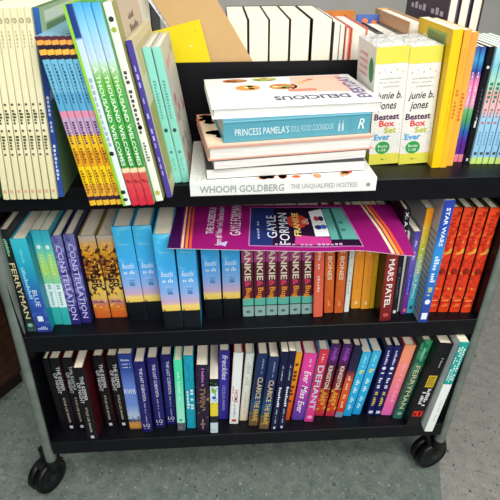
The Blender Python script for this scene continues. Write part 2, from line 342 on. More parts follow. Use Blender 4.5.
one(HB, (-.023,.0369,4.72,.018,.2093), Z, 'pale cream hardcover with faint grey lettering, right of white-and-red book', .145,
    grad(((0,'e4d4b6'),(.25,'e6e0d0'),(1,'d6e2dc')), ((50,'cfd9d2',.5,.65,0,1),)), 'd8d6c8', (('v','~9',.12,.5,.42,0,'bcc6c0'),('v','~12',.55,.9,.25,0,'c4bda8')))
books(HB, [(-.0007,.0207,5.63,.0222,.2223),(.0228,.0102,5.36,.0217,.2223)], Z, ['navy hardcover with long golden title, left one of the pair, bottom shelf', 'navy hardcover with long golden title, right one of the pair, bottom shelf'],
      'navy hardcovers with golden titles', .148, grad(((0,'6b543a'),(.12,'6a5236'),(.2,'3b4a4a'),(.32,'1d5a86'),(.45,'1c2a55'),(1,'22305a')), ((110,'a58a54',.55,.65,.02,.2),(60,'15406e',.5,.65,.25,.5))), '1b2444',
      (('v','CLARICE',.30,.60,.50,.05,'d9c99c',0,.01),('v','THE BRAVE',.62,.93,.48,.05,'dfb85e',0,.01),('v','~10',.06,.26,.16,.1,'8a9ac0')))
books(PB, [(.0453,.0041,4.59,.0158,.2406),(.0620,.0052,4.36,.0141,.2406)], Z, ['slim dark navy paperback with bold white lettering, left of the pair', 'slim dark navy paperback with bold white lettering, next to orange spine'],
      'slim dark navy paperbacks', .140, solid('14163a'), '12142f', (('v','~9',.42,.68,.36,.05,'eceef4'),('v','~12',.12,.34,.16,0,'b9c0d8'),('v','~10',.70,.90,.2,0,'a9b0cc'),('r',.03,.06,.3,'d0d4e0')), hard=False)
one(PB, (.0773,.0324,5.71,.0144,.2101), Z, 'orange spine fading from yellow to red, between navy and magenta books', .140,
    grad(((0,'cf4a1c'),(.3,'e0661c'),(.6,'e88a1e'),(1,'eea22a'))), 'd9701e', (('v','~13',.14,.84,.5,0,'5c3010'),), hard=False)
one(HB, (.1035,.0308,5.45,.0281,.2072), Z, 'thick magenta hardcover fading to violet with white script title, bottom shelf', .150,
    grad(((0,'5a3c9c'),(.2,'7840a8'),(.5,'b83fa4'),(.8,'e0409a'),(1,'e2459c'))), 'd0408f', (('v','Ever',.24,.42,.52,.05,'f8eef6',.35,.01),('v','Miss',.45,.66,.5,.03,'f8eef6',.35,.01),('v','Ever',.69,.88,.5,0,'f8eef6',.35,.01),('v','~8',.07,.18,.18,.1,'f5c0e0')))
one(HB, (.1284,.0244,5.75,.02,.2232), Z, 'pink hardcover with pale blue boards and large pale capitals, bottom shelf', .145,
    grad(((0,'d23a8c'),(.3,'d43a80'),(.6,'c2304e'),(1,'d0344a'))), '7fb9e6', (('v','DEFIANT',.20,.82,.62,0,'bcd3f2',0,.01),('v','~8',.05,.16,.3,0,'f0b0b8'),('o',.07,.3,.025,'f0a0cc')))
books(HB, [(.1557,.04,5.86,.0213,.2233),(.1805,.0373,5.82,.0208,.2233)], Z, ['maroon hardcover with purple top and fiery base, left of the pair', 'maroon hardcover with purple top and fiery base, right of the pair'], 'maroon fiery hardcovers', .145,
      grad(((0,'b62a4a'),(.1,'c83c30'),(.25,'b8401f'),(.42,'7c1c24'),(.7,'4a1030'),(.85,'5a2270'),(1,'442058')), ((90,'e8a838',.54,.6,.08,.4),)), '3a1430',
      (('v','Holly',.04,.22,.55,0,'b25ad0',.3,.01),('v','KINGSTON',.28,.60,.46,0,'ecd8c4',0,.02),('v','BABY',.64,.84,.5,0,'dca23c',.3,.02)))
one(HB, (.2008,.033,5.98,.0173,.2225), Z, 'dark-topped hardcover turning orange below, left of the cyan pair', .145,
    grad(((0,'7a8aa0'),(.07,'7a8aa0'),(.09,'c8381c'),(.3,'dc5a24'),(.55,'c8502c'),(.68,'2a2040'),(1,'1d1a38'))), '1c1c3c', (('v','~14',.40,.86,.36,0,'ecc9b4'),))
books(PB, [(.2209,.0356,7.23,.0184,.2001),(.2435,.0384,7.36,.0216,.2001)], Z, ['bright cyan paperback with yellow and white lettering, left of the pair', 'bright cyan paperback with yellow and white lettering, right of the pair'], 'bright cyan paperbacks', .140,
      grad(((0,'1c9ad6'),(.4,'2aa9dc'),(1,'3db4de'))), '35a8d2', (('v','~6',.05,.22,.3,0,'9adcf0'),('v','~3',.26,.36,.5,.05,'e8d850'),('v','~8',.38,.62,.45,.02,'d8eef6'),('v','~8',.66,.90,.45,0,'b9e4f4')), hard=False, pages=PAGES_W)
books(HB, [(.2754,.035,5.07,.0163,.2168),(.2923,.0334,5.06,.0154,.2168)], Z, ['deep blue hardcover with white and yellow title, left of the pair', 'deep blue hardcover with white and yellow title, next to pink spine'], 'deep blue hardcovers with yellow titles', .145,
      solid('191a5a'), '17184e', (('v','~7',.06,.26,.34,0,'c8cde8'),('o',.70,.26,.022,'e0e6f2'),('v','~10',.36,.62,.42,0,'e6e8f4'),('v','~8',.64,.86,.42,0,'d9c24a'),('r',.03,.07,.6,'d5dbe8')))
one(HB, (.3132,.0321,6.21,.025,.2184), Z, 'peach to pink hardcover with red inner edge left of the green book', .145,
    grad(((0,'e066b4'),(.3,'ea6f98'),(.65,'f0887c'),(1,'f29a72'))), 'd86a66', (('v','~16',.25,.8,.3,.08,'f2a0b0'),))
FERRY = grad(((0,'2e6a5c'),(.3,'2c6450'),(.6,'3a7058'),(.85,'2f8a66'),(1,'3aa06c')), ((60,'1d4a44',.48,.62,0,1),(90,'8aa05a',.6,.68,.4,.9)))
FERRYT = (('v','FERRYMAN',.30,.86,.50,0,'d0c69a',0,.008),('v','~9',.08,.24,.26,0,'86c8a0'),('o',.07,.28,.02,'88b0a0'))
one(HB, (.3372,.0209,6.97,.0219,.2408), Z, 'green hardcover with golden capitals leaning beside the wide black book, bottom shelf', .145, FERRY, '2a5a4c', FERRYT)
one(HB, (.3648,-.0023,6.77,.0303,.2516), Z, 'wide black hardcover with yellow, white and red lettering at bottom right', .150, solid('0f0e14'), '0d0c11',
    (('v','~8',.16,.27,.14,.15,'a8a8ac'),('r',.50,.64,.62,'c2a428'),('v','RULES',.38,.48,.42,0,'37300c'),('v','~9',.52,.74,.26,.16,'dcdcdc'),('v','~8',.56,.74,.26,-.16,'dcdcdc'),('r',.13,.20,.72,'cf2a22'),('h','~3',.14,.05,.5,'7a1412')))
one(PB, (.3966,-.019,5.39,.0191,.268), Z, 'tall paperback, teal above and white below, at the right end of bottom shelf', .135,
    grad(((0,'e8eeea'),(.56,'e2ebe6'),(.561,'1f9c94'),(1,'25aaa0')), (), interp='CONSTANT'), 'dfe6e2', (('v','~14',.06,.40,.22,.25,'d8f0ea'),('v','~14',.04,.42,.22,-.05,'c0e8e0'),('v','~14',.05,.40,.2,-.33,'d8f0ea'),('v','~9',.62,.88,.2,.1,'c8cfd0')), hard=False)

# ---- middle shelf
Z = Z_MID
one(HB, (-.4305,.0184,.4,.0175,.2261), Z, 'green hardcover painted as shaded, with golden capitals at the left end of middle shelf', .145, grad(((0,'3a5a50'),(.12,'1c2a2a'),(.5,'16201f'),(1,'1a2422'))), '1a2224', FERRYT)  # same edition as bottom-shelf green book, with shade painted into its colours
one(HB, (-.4059,.0144,-.03,.0277,.2092), Z, 'thick teal hardcover fading to deep blue at the left of middle shelf', .148,
    grad(((0,'23307e'),(.12,'2a3f94'),(.4,'2a55a8'),(.65,'2190b4'),(.85,'2aa9c0'),(1,'38b4c4')), ((50,'3c68b4',.5,.68,.1,.6),)), '218aa2',
    (('v','BLUE',.52,.70,.30,.12,'cfe4ee'),('v','~14',.28,.62,.22,-.2,'8fd0e0'),('v','~10',.10,.24,.16,0,'6cc8d6'),('r',.13,.19,.36,'d5e2f0'),('h','~6',.03,.04,.7,'a8b8e4')))
books(PB, [(-.3839,.0365,.2,.0155,.2133),(-.3672,.0347,.02,.0158,.2133)], Z, ['slim aqua and lime paperback with white panel, left of the pair', 'slim aqua and lime paperback with white panel, right of the pair'], 'slim aqua and lime paperbacks', .135,
      grad(((0,'2fa8a4'),(.20,'36b0aa'),(.205,'d6ebe6'),(.46,'d6ebe6'),(.465,'7ccaa0'),(.62,'a6d26a'),(.75,'7ed0a0'),(.9,'35b2c4'),(1,'3aa8b8'))), '3fb0b4', (('v','~9',.55,.78,.42,.08,'6aaeb4'),('o',.84,.22,.02,'d8f0f0'),('v','~8',.2,.45,.3,0,'c9e07a')), hard=False)
books(HB, [(-.3494,.0342,.24,.0189,.2021),(-.3301,.0386,.68,.0188,.2021)], Z, ['indigo starry hardcover with lavender capitals, left of the pair', 'indigo starry hardcover with lavender capitals, beside golden spines'], 'indigo starry hardcovers', .145,
      grad(((0,'2a2470'),(.2,'33307e'),(.5,'5a58a0'),(.75,'4c4c9c'),(1,'7276ac')), ((100,'8d8fcb',.5,.62,.2,.95),(70,'2a2868',.52,.64,0,1))), '252358',
      (('v','CONSTELLATION',.10,.94,.54,.04,'c9c4ec',0,.005),('v','~12',.2,.85,.14,-.36,'8480c0')))
books(HB, [(-.3001,.0513,-.28,.0305,.1898),(-.2672,.0516,-.35,.0295,.1898)], Z, ['thick golden brown tiger-striped hardcover, left of the pair', 'thick golden brown tiger-striped hardcover, beside the sky-blue spines'], 'golden tiger-striped hardcovers', .140,
      grad(((0,'c85a24'),(.14,'d2722c'),(.22,'b87a80'),(.26,'d8b458'),(.42,'d6b86a'),(.55,'9c5a24'),(.72,'a8642a'),(.8,'e09a28'),(.9,'d8a468'),(1,'b8b4a8')), ((80,'3a1c0c',.50,.56,.30,.88),(130,'f0b83c',.55,.60,.12,.92))), 'a08850',
      (('v','TIGER',.32,.62,.62,.06,'2c160a',0,.02),('h','~7',.20,.03,.66,'6a4468')))
SKY = grad(((0,'0e1016'),(.215,'0e1016'),(.222,'e8c65a'),(.275,'ecce74'),(.31,'c8a8c0'),(.42,'88aee6'),(.62,'42aaee'),(1,'3fc0f0')), ((40,'7fd2ee',.55,.7,.6,1),(200,'0e1016',.62,.64,.2,.23)))
books(HB, [(-.2276,.0375,-1.47,.0342,.2142),(-.193,.0384,-1.14,.0332,.2142),(-.1553,.0059,-.54,.0343,.2142),(-.1189,.0059,-.16,.0368,.2142),(-.0778,.0376,-.28,.0352,.2142),(-.0412,.0377,.19,.0359,.2142)], Z,
      ['thick sky-blue hardcover with sunset and black base beside the golden pair', 'thick sky-blue hardcover, second of six, clear of the purple card', 'thick sky-blue hardcover pulled forward at the left edge of purple card', 'thick sky-blue hardcover pulled forward, top covered by the purple card',
       'thick sky-blue hardcover set back under purple card, fifth of six', 'thick sky-blue hardcover under purple card beside the maroon and teal spines'], 'thick sky-blue hardcovers', .150, SKY, '3a9cc4',
      (('h','Beautiful',.585,.055,.66,'e4f2fa',.3),('h','~6',.525,.04,.6,'cfe6f6'),('h','~9',.475,.014,.5,'a8ccec'),('v','~6',.54,.60,.3,.05,'3f86b8'),('h','~3',.40,.02,.42,'2f6a98'),('h','~7',.82,.02,.6,'78cdec')))
books(PB, [(-.0085,.038,-.61,.0222,.214),(.0151,.0382,-.77,.0211,.214),(.0386,.0389,-.98,.0214,.214),(.0619,.0384,-1.28,.0211,.214),(.0861,.0392,-2.04,.0208,.214),(.1098,.0387,-2.26,.021,.214)], Z,
      ords(6, 'maroon spine with cream capitals and teal foot', 'of six under purple card'), 'maroon spines with teal feet', .145,
      grad(((0,'8fb0ac'),(.115,'8fb0ac'),(.1151,'26443f'),(.125,'26443f'),(.1251,'5cb4a0'),(.21,'5cb4a0'),(.2101,'5c1c30'),(.60,'4a1530'),(.6001,'a8487e'),(.72,'a8487e'),(.7201,'6a1846'),(1,'6a1846')), (), interp='CONSTANT'), '58a698',
      (('v','FRANKIE',.15,.59,.56,.02,'eadfc4',0,.02),('v','&',.59,.66,.5,0,'d8406a',0,.02),('v','Bug',.67,.80,.66,0,'e8962c',0,.02),('o',.055,.2,.015,'4a6a68')), hard=False)
one(PB, (.1306,.0279,-2.51,.0181,.214), Z, 'salmon pink paperback with white lettering right of the six maroon spines', .140, solid('e2664e'), 'd65c46', (('v','~16',.22,.72,.3,0,'f6cfc2'),), hard=False)
books(HB, [(.1542,.0391,-2.98,.0173,.214),(.1746,.0379,-1.78,.0185,.214)], Z, ['burnt orange hardcover with white capitals, beside the salmon spine', 'burnt orange hardcover with white capitals, beside the thin white spine'], 'burnt orange hardcovers', .142,
      grad(((0,'d2642c'),(.5,'e0702c'),(1,'b8481f')), ((90,'c0562a',.5,.65,0,1),)), 'b04a22', (('v','THE BONES',.18,.62,.46,0,'f2dcc4',0,.02),('v','~6',.86,.93,.24,0,'eab088')))
one(PB, (.1908,.0401,-.82,.0095,.214), Z, 'very thin white paperback between burnt orange and amber spines', .135, grad(((0,'e8ece6'),(1,'d0d8d0'))), 'e2e4dc', (('v','~14',.2,.8,.3,0,'b8c0ba'),), hard=False)
books(PB, [(.2118,.0499,-2,.0184,.214),(.2313,.0474,-2.18,.0184,.214)], Z, ['amber orange paperback, left of the pair beneath purple card', 'amber orange paperback, right of the pair beneath purple card'], 'amber orange paperbacks', .135,
      grad(((0,'f0a436'),(.5,'ee982e'),(1,'e67f2a'))), 'e8962e', (('v','~7',.22,.40,.34,0,'f4c088'),('r',.05,.09,.26,'f8d9a0'),('v','~12',.5,.8,.18,0,'e0862a')), hard=False)
one(PB, (.2453,.0483,-2.28,.008,.214), Z, 'thin yellow paperback between amber pair and dark red hardcover', .130, solid('f0bc20'), 'eab61e', (('v','~14',.2,.8,.3,0,'d89a18'),), hard=False)
one(HB, (.2608,.0075,-2.28,.0221,.214), Z, 'dark red hardcover with large white capitals at right end of purple card', .148, grad(((0,'6e1c1e'),(.5,'8c2a24'),(1,'7a2a26'))), '17121a',
    (('v','MARS PATEL',.32,.84,.52,.0,'f0e6e2',0,.02),('o',.07,.24,.02,'c05048'),('h','~4',.92,.04,.7,'e0d0c8')))
one(HB, (.2807,.0155,-2.43,.0112,.243), Z, 'tall thin black hardcover with small white letters behind purple card corner', .140, solid('15161d'), '14151b', (('v','X: A',.02,.14,.5,0,'dde2e4'),('v','~6',.17,.34,.4,0,'c9d0d2'),('r',.05,.08,.5,'d5d5d5'),('v','~10',.5,.8,.3,0,'4a4e58')), hard=True)
one(PB, (.2932,.034,-1.6,.0058,.185), Z, 'thin grey-white booklet squeezed between black and violet spines, middle shelf', .135, solid('b4b2b8'), 'bcb8bf', (), hard=False)
one(PB, (.3048,.0266,-1.01,.0116,.1907), Z, 'slim violet paperback with pale grey cover left of the rainbow spine', .138, grad(((0,'6a2a86'),(.25,'6a2c94'),(.35,'3a34a4'),(.7,'6a5cb4'),(1,'4c3c98'))), 'b8acbe', (('v','~10',.1,.35,.3,0,'c4b8e6'),('v','~9',.5,.75,.24,0,'8a86d8'),('r',.03,.07,.5,'d8607c')), hard=False)
one(PB, (.3178,.029,-.05,.0135,.2367), Z, 'thin paperback fading from orange through lime to cyan, middle shelf', .138, grad(((0,'3fbcd2'),(.25,'48b4cc'),(.42,'8cc4c4'),(.6,'b4c048'),(.8,'d8b83a'),(.9,'ec9c24'),(1,'ee9a22')), ((80,'d4d4a0',.56,.66,.3,.85),)), 'cac6cc', (('v','~9',.35,.6,.34,0,'e8e8b8'),('v','~8',.65,.85,.3,0,'d9f0f4'),('r',.04,.08,.5,'2a5f8a')), hard=False)
one(PB, (.3339,-.0016,.2,.018,.266), Z, 'tall bright blue paperback with white lettering, pulled forward beside red books', .135,
    grad(((0,'24408e'),(.14,'2a4aa0'),(.4,'2a78c8'),(.62,'2c8cd4'),(.78,'2450ac'),(1,'243c9c'))), 'c4c2c8', (('v','STAR WARS',.05,.34,.40,0,'e6eef8',0,.02),('v','~5',.42,.54,.5,0,'cfe4f4'),('v','~4',.56,.64,.5,0,'e8eef4'),('v','~5',.68,.76,.46,0,'d8cc7c'),('o',.19,.28,.022,'f0f2f6'),('r',.03,.09,.62,'e8ecf4')), hard=False, left=tuple(('r', .52, .06+.045*k, .44, .016, '8e8c96') for k in range(16)))
books(HB, [(.3632,.0293,.75,.0198,.2362),(.3860,.0279,.70,.0198,.2362),(.4088,.0264,.75,.0198,.2362),(.4310,.0234,.75,.0198,.2362)], Z,
      ['red-orange hardcover with gold flecks right beside the tall blue spine', 'red-orange hardcover with gold flecks, second from left of four', 'red-orange hardcover with gold flecks, third from left of four', 'red-orange hardcover with gold flecks against the right cart post'], 'red-orange hardcovers', .150,
      grad(((0,'e0401c'),(.5,'d8381c'),(1,'e24a20')), ((90,'a82414',.5,.6,0,1),(60,'d8a040',.58,.64,.1,.9))), '3c3a1e', (('v','~9',.06,.34,.5,0,'b02a16'),('v','~8',.44,.80,.5,0,'c2361c'),('o',.42,.3,.03,'8a2416'),('r',.12,.13,.7,'e8a050'),('h','~6',.06,.025,.7,'f08048')))

# ---- top shelf, left group
Z = Z_TOP
CR = [(-.3825,-.0342,6.74,.0087,.2668),(-.3721,-.0344,6.46,.0087,.2668),(-.3616,-.0346,6.16,.0086,.2668),(-.3511,-.0347,5.85,.0086,.2668),(-.3406,-.0349,5.52,.0085,.2668),(-.3301,-.0351,5.19,.0085,.2668),(-.3196,-.0352,4.86,.0085,.2668),(-.3091,-.0354,4.53,.0085,.2668)]
books(PB, CR, Z, ords(8, 'tall thin cream paperback with fine black lettering', 'of eight on top shelf'), 'tall thin cream paperbacks', .170,
      grad(((0,'d8d2a4'),(.1,'ddd6ac'),(.6,'e6dfb8'),(1,'e2d9b0')), ((30,'ece6c6',.5,.7,0,1),)), 'd6cfae',
      (('v','~7',.45,.565,.56,0,'45432f'),('v','~9',.59,.74,.56,0,'3f3d2c'),('o',.945,.34,.012,'8a845c'),('o',.945,.24,.0085,'ddd6ac'),('v','~6',.10,.2,.3,0,'b9b080'),('r',.04,.06,.5,'d9a08a')), hard=False)
one(PB, (-.4020,-.030,6.9,.0150,.22), Z, 'green paperback left of the eight cream spines, at the very edge', .15, solid('4f9a58'), '4a8f54', (('v','~9',.2,.7,.4,0,'cfe4c8'),), hard=False)
one(PIC, (-.3006,-.0294,4.53,.0078,.2659), Z, 'thin navy-spined picture book with pale green cover, right of the cream spines', .195, grad(((0,'2c4f9c'),(.55,'2a4490'),(.75,'1f3a6c'),(1,'2f62a8'))), '6f8a58',
    (('v','~9',.42,.62,.4,0,'b8c4d8'),('v','~10',.66,.90,.44,0,'cfd9e8')), right=(('r',.0,.62,1.0,.38,'a9bfa0'),('r',.12,.70,.8,.22,'7f9f78'),('r',.1,.93,.85,.05,'dfe6da'),('r',.0,.56,1.0,.05,'dfe6ea')))
CRAY = grad(((0,'e0b030'),(.035,'e0b030'),(.0351,'3c2430'),(.06,'3c2430'),(.0601,'d8a030'),(.14,'d8a030'),(.1401,'e8c418'),(.26,'ecc81c'),(.2601,'d99a20'),(.36,'e0b422'),(.46,'e0a238'),(.4601,'b898b8'),(.56,'8a86c0'),(.5601,'d088a0'),(.60,'c890b0'),(.6001,'58a0c4'),(.7,'6cb0cc'),(.88,'78b4cc'),(.8801,'2c2034'),(.905,'2c2034'),(.9051,'e8b048'),(.93,'e0a840'),(.9301,'2c2034'),(.955,'2c2034'),(.9551,'e4a04c'),(.98,'e4a04c'),(.9801,'5a2c3c'),(1,'5a2c3c')), (), interp='CONSTANT')
books(PIC, [(-.2444,-.0633,-6.97,.0087,.2376),(-.2346,-.063,-7.12,.0088,.2376),(-.2247,-.0626,-7.26,.0089,.2376),(-.2148,-.0623,-7.39,.0089,.2376),(-.2049,-.0619,-7.5,.009,.2376)], Z,
      ords(5, 'thin picture book with blue and yellow crayon-banded spine', 'of five'), 'crayon-banded picture books', .195, CRAY, '8db8d0',
      (('v','~12',.14,.36,.3,.05,'274a70'),('v','~9',.46,.60,.4,0,'40305c'),('v','~6',.62,.72,.5,0,'7a4a18'),('v','~9',.76,.92,.5,0,'8a5a14')))
one(PIC, (-.1934,-.0667,-7.53,.0117,.2739), Z, 'lime-edged white picture book with dark blue spine top, beside the crayon five', .195, grad(((0,'dfe6e0'),(.55,'d2dde2'),(.85,'bcd2e4'),(.851,'a8cce8'),(.86,'23407c'),(1,'1d3c80')), ()), '8fc23e',
    (('v','~13',.32,.7,.34,.1,'9aa8b4'),('x',-.5,-.16,0,1,'8cc63c'),('o',.08,.3,.012,'23242a'),('o',.035,.3,.01,'3a3a40'),('o',.30,.28,.012,'23242a')))
books(PIC, [(-.1807,-.0676,-7.78,.0103,.2758),(-.1694,-.0675,-7.88,.0102,.2758),(-.158,-.0665,-7.87,.0114,.2758)], Z, ords(3, 'picture book with sky blue, green and red spine', 'of three'), 'sky blue, green and red picture books', .195,
      grad(((0,'c8283c'),(.1,'d0404c'),(.19,'cc5a50'),(.195,'ecd2a8'),(.215,'ecd2a8'),(.22,'2c8436'),(.55,'3a9c44'),(.67,'6cb44c'),(.73,'b4d4b4'),(.77,'bed4e6'),(.9,'86c6e8'),(1,'46a6de')), ((90,'8a1c2c',.54,.62,0,.18),(70,'5aa84c',.5,.66,.22,.6))), '5da862',
      (('v','A THOUSAND WELCOMES',.27,.77,.50,0,'dcecd2',0,.02),('v','~7',.1,.3,.2,0,'a8c8dc')))
one(PIC, (-.1462,-.0546,-7.87,.0111,.2748), Z, 'white-spined picture book with beige handwritten cover, right of green spines', .21, grad(((0,'e8eadc'),(1,'eceade'))), 'd3c2ae',
    (('v','~14',.30,.62,.42,0,'4a4650'),('v','~9',.66,.8,.4,0,'6a6a72'),('o',.93,.3,.012,'2a3a34'),('o',.885,.3,.012,'9aae3c'),('o',.05,.3,.015,'b8b44a'),('o',.42,.28,.012,'23242a')),
    right=(('r',.0,.0,.16,1.0,'a9a86a'),('t','~5',.42,.885,.30,.03,'6a5a52'),('t','~5',.40,.83,.36,.035,'5c4e48'),('t','~4',.44,.775,.28,.03,'6a5a52')))
one(PIC, (-.1325,-.043,-8.27,.0083,.2287), Z, 'thin purple-spined picture book with cream cover, left of the mint pair', .20, solid('4c4296'), 'd9cda6', (('v','~16',.14,.90,.30,0,'b8b0dc'),('r',.0,1.0,.0,'d9d4ee')), right=(('r',.1,.78,.8,.17,'c9bd8c'),('r',.05,.1,.5,.5,'aaa25a')))
books(HB, [(-.1221,.012,-7.99,.0114,.2103),(-.1094,.0125,-7.67,.013,.2103)], Z, ['slim mint green hardcover, left of the pair on top shelf', 'slim mint green hardcover with floral cover, right of the pair'], 'slim mint green hardcovers', .150,
      solid('86cfc0'), 'c9c8bc', (('v','~14',.2,.5,.3,0,'5a9c92'),('o',.42,.24,.015,'2a4a48'),('o',.25,.2,.012,'4a8a84'),('v','~9',.8,.92,.2,0,'62a89c')),
      right=tuple(('o', random.Random(i).uniform(.1,.9), random.Random(i+50).uniform(.08,.92), .07, .035, ['d49a9a','9a9c94','b8b4a4','c2707c'][i % 4]) for i in range(16)))

# ---- cookbooks lying in a stack
def lying(label, z0, z1, bl, br, d, top_c, spine_c=None, hard=True, spine_side='back', top=None, front=None, edge_c=None, pages=FLATPAGES):
    (x0, y0), (x1, y1) = bl, br; w = math.hypot(x1-x0, y1-y0); a = math.atan2(y1-y0, x1-x0); H = z1-z0-.0004
    root = thing('cookbook', label, 'cookbook', 'stacked cookbooks', (x0, y0, Z_TOP+z0+.0004), (0, 0, a))
    bt = .0022 if hard else .0008; i = .0035 if hard else .0006; cm = mat(top_c, .35); em = mat(edge_c or top_c, .35)
    sp = .0026; f0 = sp if spine_side == 'front' else 0; b1 = d - (sp if spine_side == 'back' else 0)
    mb = MB(); mb.box((0, f0, 0), (w, b1, bt), em); mb.box((0, f0, H-bt), (w, b1, H), em)
    ft = frame((0, 0, H), (w, 0, 0), (0, d, 0))
    d_rect(mb, frame((0, 0, H), (w, 0, 0), (0, d, 0), .00015), .004, .02, .992, .96, top_c)
    if top: top(mb, ft)
    mb.build('cover', root)
    mb = MB(); s = mat(spine_c or top_c, .38)
    y = 0 if spine_side == 'front' else d-sp+.0001
    mb.prism([(y, .0012), (y+.0008, 0), (y+sp-.0001, 0), (y+sp-.0001, H), (y+.0008, H), (y, H-.0012)], 0, w, s, 'x')
    if front: front(mb, frame((0, 0, 0), (w, 0, 0), (0, 0, H)))
    mb.build('spine', root)
    mb = MB(); mb.box((i, f0+i*.6 if spine_side != 'front' else sp, bt), (w-i, b1-(.0001 if spine_side == 'back' else i), H-bt), pages); mb.build('page_block', root)
    return root
def s1_top(mb, f):
    rr = random.Random(3)
    for i in range(60): d_oval(mb, f, rr.uniform(.01,.10), rr.uniform(.03,.97), .005, .006, 'b9bcb8', 8)
    for i in range(34): d_oval(mb, f, rr.uniform(.30,.86), rr.uniform(.03,.30), rr.uniform(.012,.035), rr.uniform(.02,.06), rr.choice(['c8502c','b83a28','d88a58','a86838','e0b090','8a4a3c']), 12)
    for i in range(14): d_oval(mb, f, rr.uniform(.12,.35), rr.uniform(.04,.5), .02, .05, 'dcdcd6', 10)
def s1_front(mb, f):
    d_text(mb, f, 'WHOOPI GOLDBERG', .05, .22, .45, .52, '979c96', 0, .02); d_text(mb, f, 'THE UNQUALIFIED HOSTESS', .535, .30, .36, .40, '9aa09a', 0, .01); d_oval(mb, f, .955, .5, .012, .14, '8a928a')
lying('white lying cookbook with silver capitals on its spine, at bottom of the stack', 0, .0235, (-.100,-.042), (.190,-.040), .187, 'd9dbd5', 'e0e2de', spine_side='front', top=s1_top, front=s1_front, edge_c='e8eae6')
lying('lying book with dark cover and white page edges, second from bottom of stack', .0235, .0406, (-.074,-.032), (.176,-.012), .175, '3a3a40', '3a3a40', hard=False, edge_c='2c2d33')
lying('lying book with pale grey cover and page edges, third from bottom of stack', .0406, .0551, (-.062,-.036), (.179,-.002), .17, 'b8b8b0', 'c8c8c0', hard=False, edge_c='5c5e5c')
def s4_top(mb, f):
    d_rect(mb, f, .01, .08, .25, .86, 'ecd3b4'); rr = random.Random(5)
    for i in range(10): d_oval(mb, f, rr.uniform(.01,.09), rr.uniform(.68,.96), .028, .05, rr.choice(['c85a30','b84428','d8704a']), 12)
    d_oval(mb, f, .115, .62, .012, .04, '4a2a24'); d_oval(mb, f, .09, .40, .075, .06, 'd8a040'); d_oval(mb, f, .12, .28, .05, .06, 'c88a28'); d_oval(mb, f, .10, .35, .05, .035, 'f0d8a0')
lying('lying cookbook with food photograph on pinkish cover and red edge, middle of stack', .0551, .0763, (-.070,-.036), (.188,-.001), .17, 'e6c6ae', 'd8a08a', top=s4_top, edge_c='cf9a86')
def s5_front(mb, f):
    d_text(mb, f, "PRINCESS PAMELA'S", .075, .30, .36, .34, 'cfe2e6', 0, .004); d_text(mb, f, 'SOUL FOOD COOKBOOK', .445, .32, .30, .30, 'a9cdd4'); d_text(mb, f, 'R', .915, .25, .045, .5, 'dceaec', .2)
    for k in (.775, .80): d_text(mb, f, '~4', k, .2, .014, .6, 'cfe2e6')
    d_rect(mb, f, .008, .90, .98, .03, '3f8494'); d_rect(mb, f, .86, .04, .004, .9, '4a90a0')
lying('teal-spined lying cookbook with white capitals, second from top of stack', .0763, .1092, (-.046,-.019), (.184,.012), .165, '4f93a6', '5398aa', spine_side='front', front=s5_front)
def s6_top(mb, f):
    d_poly(mb, f, [(.52,.40),(.90,.34),(.93,.97),(.58,.97)], 'e2b09a')
    for x, y, rx, ry, c in ((.20,.88,.10,.085,'a8562c'),(.40,.90,.10,.09,'8fa83c'),(.26,.60,.095,.12,'c98a30'),(.48,.60,.10,.125,'b87630')):
        d_oval(mb, f, x, y, rx, ry, 'e0dcd4'); ft2 = lambda a, b, f=f: f(a, b) + Vector((0, 0, .0002)); d_oval(mb, ft2, x, y, rx*.84, ry*.82, c)
        rr = random.Random(int(x*100))
        ft3 = lambda a, b, f=f: f(a, b) + Vector((0, 0, .0004))
        for k in range(7): d_oval(mb, ft3, x+rr.uniform(-.5,.5)*rx, y+rr.uniform(-.5,.5)*ry, rx*.22, ry*.22, rr.choice(['c8502c','e8d080','8a4a2c','7a9a3c']), 8)
    ft2 = lambda a, b: f(a, b) + Vector((0, 0, .0002))
    for x, y, c in ((.66,.78,'c8864c'),(.70,.83,'a9643c'),(.62,.72,'d8a04c')): d_oval(mb, ft2, x, y, .022, .03, c)
    d_rect(mb, ft2, .50, .42, .18, .07, 'd2765c')
    fu = lambda a, b: f(.84-a, .27-b) + Vector((0, 0, .0002))                # upside down to the viewer
    d_text(mb, fu, 'DELICIOUS', 0, 0, .46, .13, '4c4a6c', 0, .03)
    fs = lambda a, b: f(.965-b*.6, .12+a) + Vector((0, 0, .0002)); d_text(mb, fs, 'EVERYDAY', 0, 0, .78, .14, '6a5c8c', 0, .03)
    for k in range(3): d_text(mb, f, '~9', .06, .30+.14*k, .10, .03, 'c4c4c8')
    d_text(mb, f, '~9', .10, .13, .22, .04, 'c9c9cc')
lying('white cookbook with bowls of food on its cover, topmost of the stack', .1092, .1262, (-.062,-.006), (.2025,.017), .183, 'dfddd7', 'dddbd6', top=s6_top, edge_c='f2f1ee')

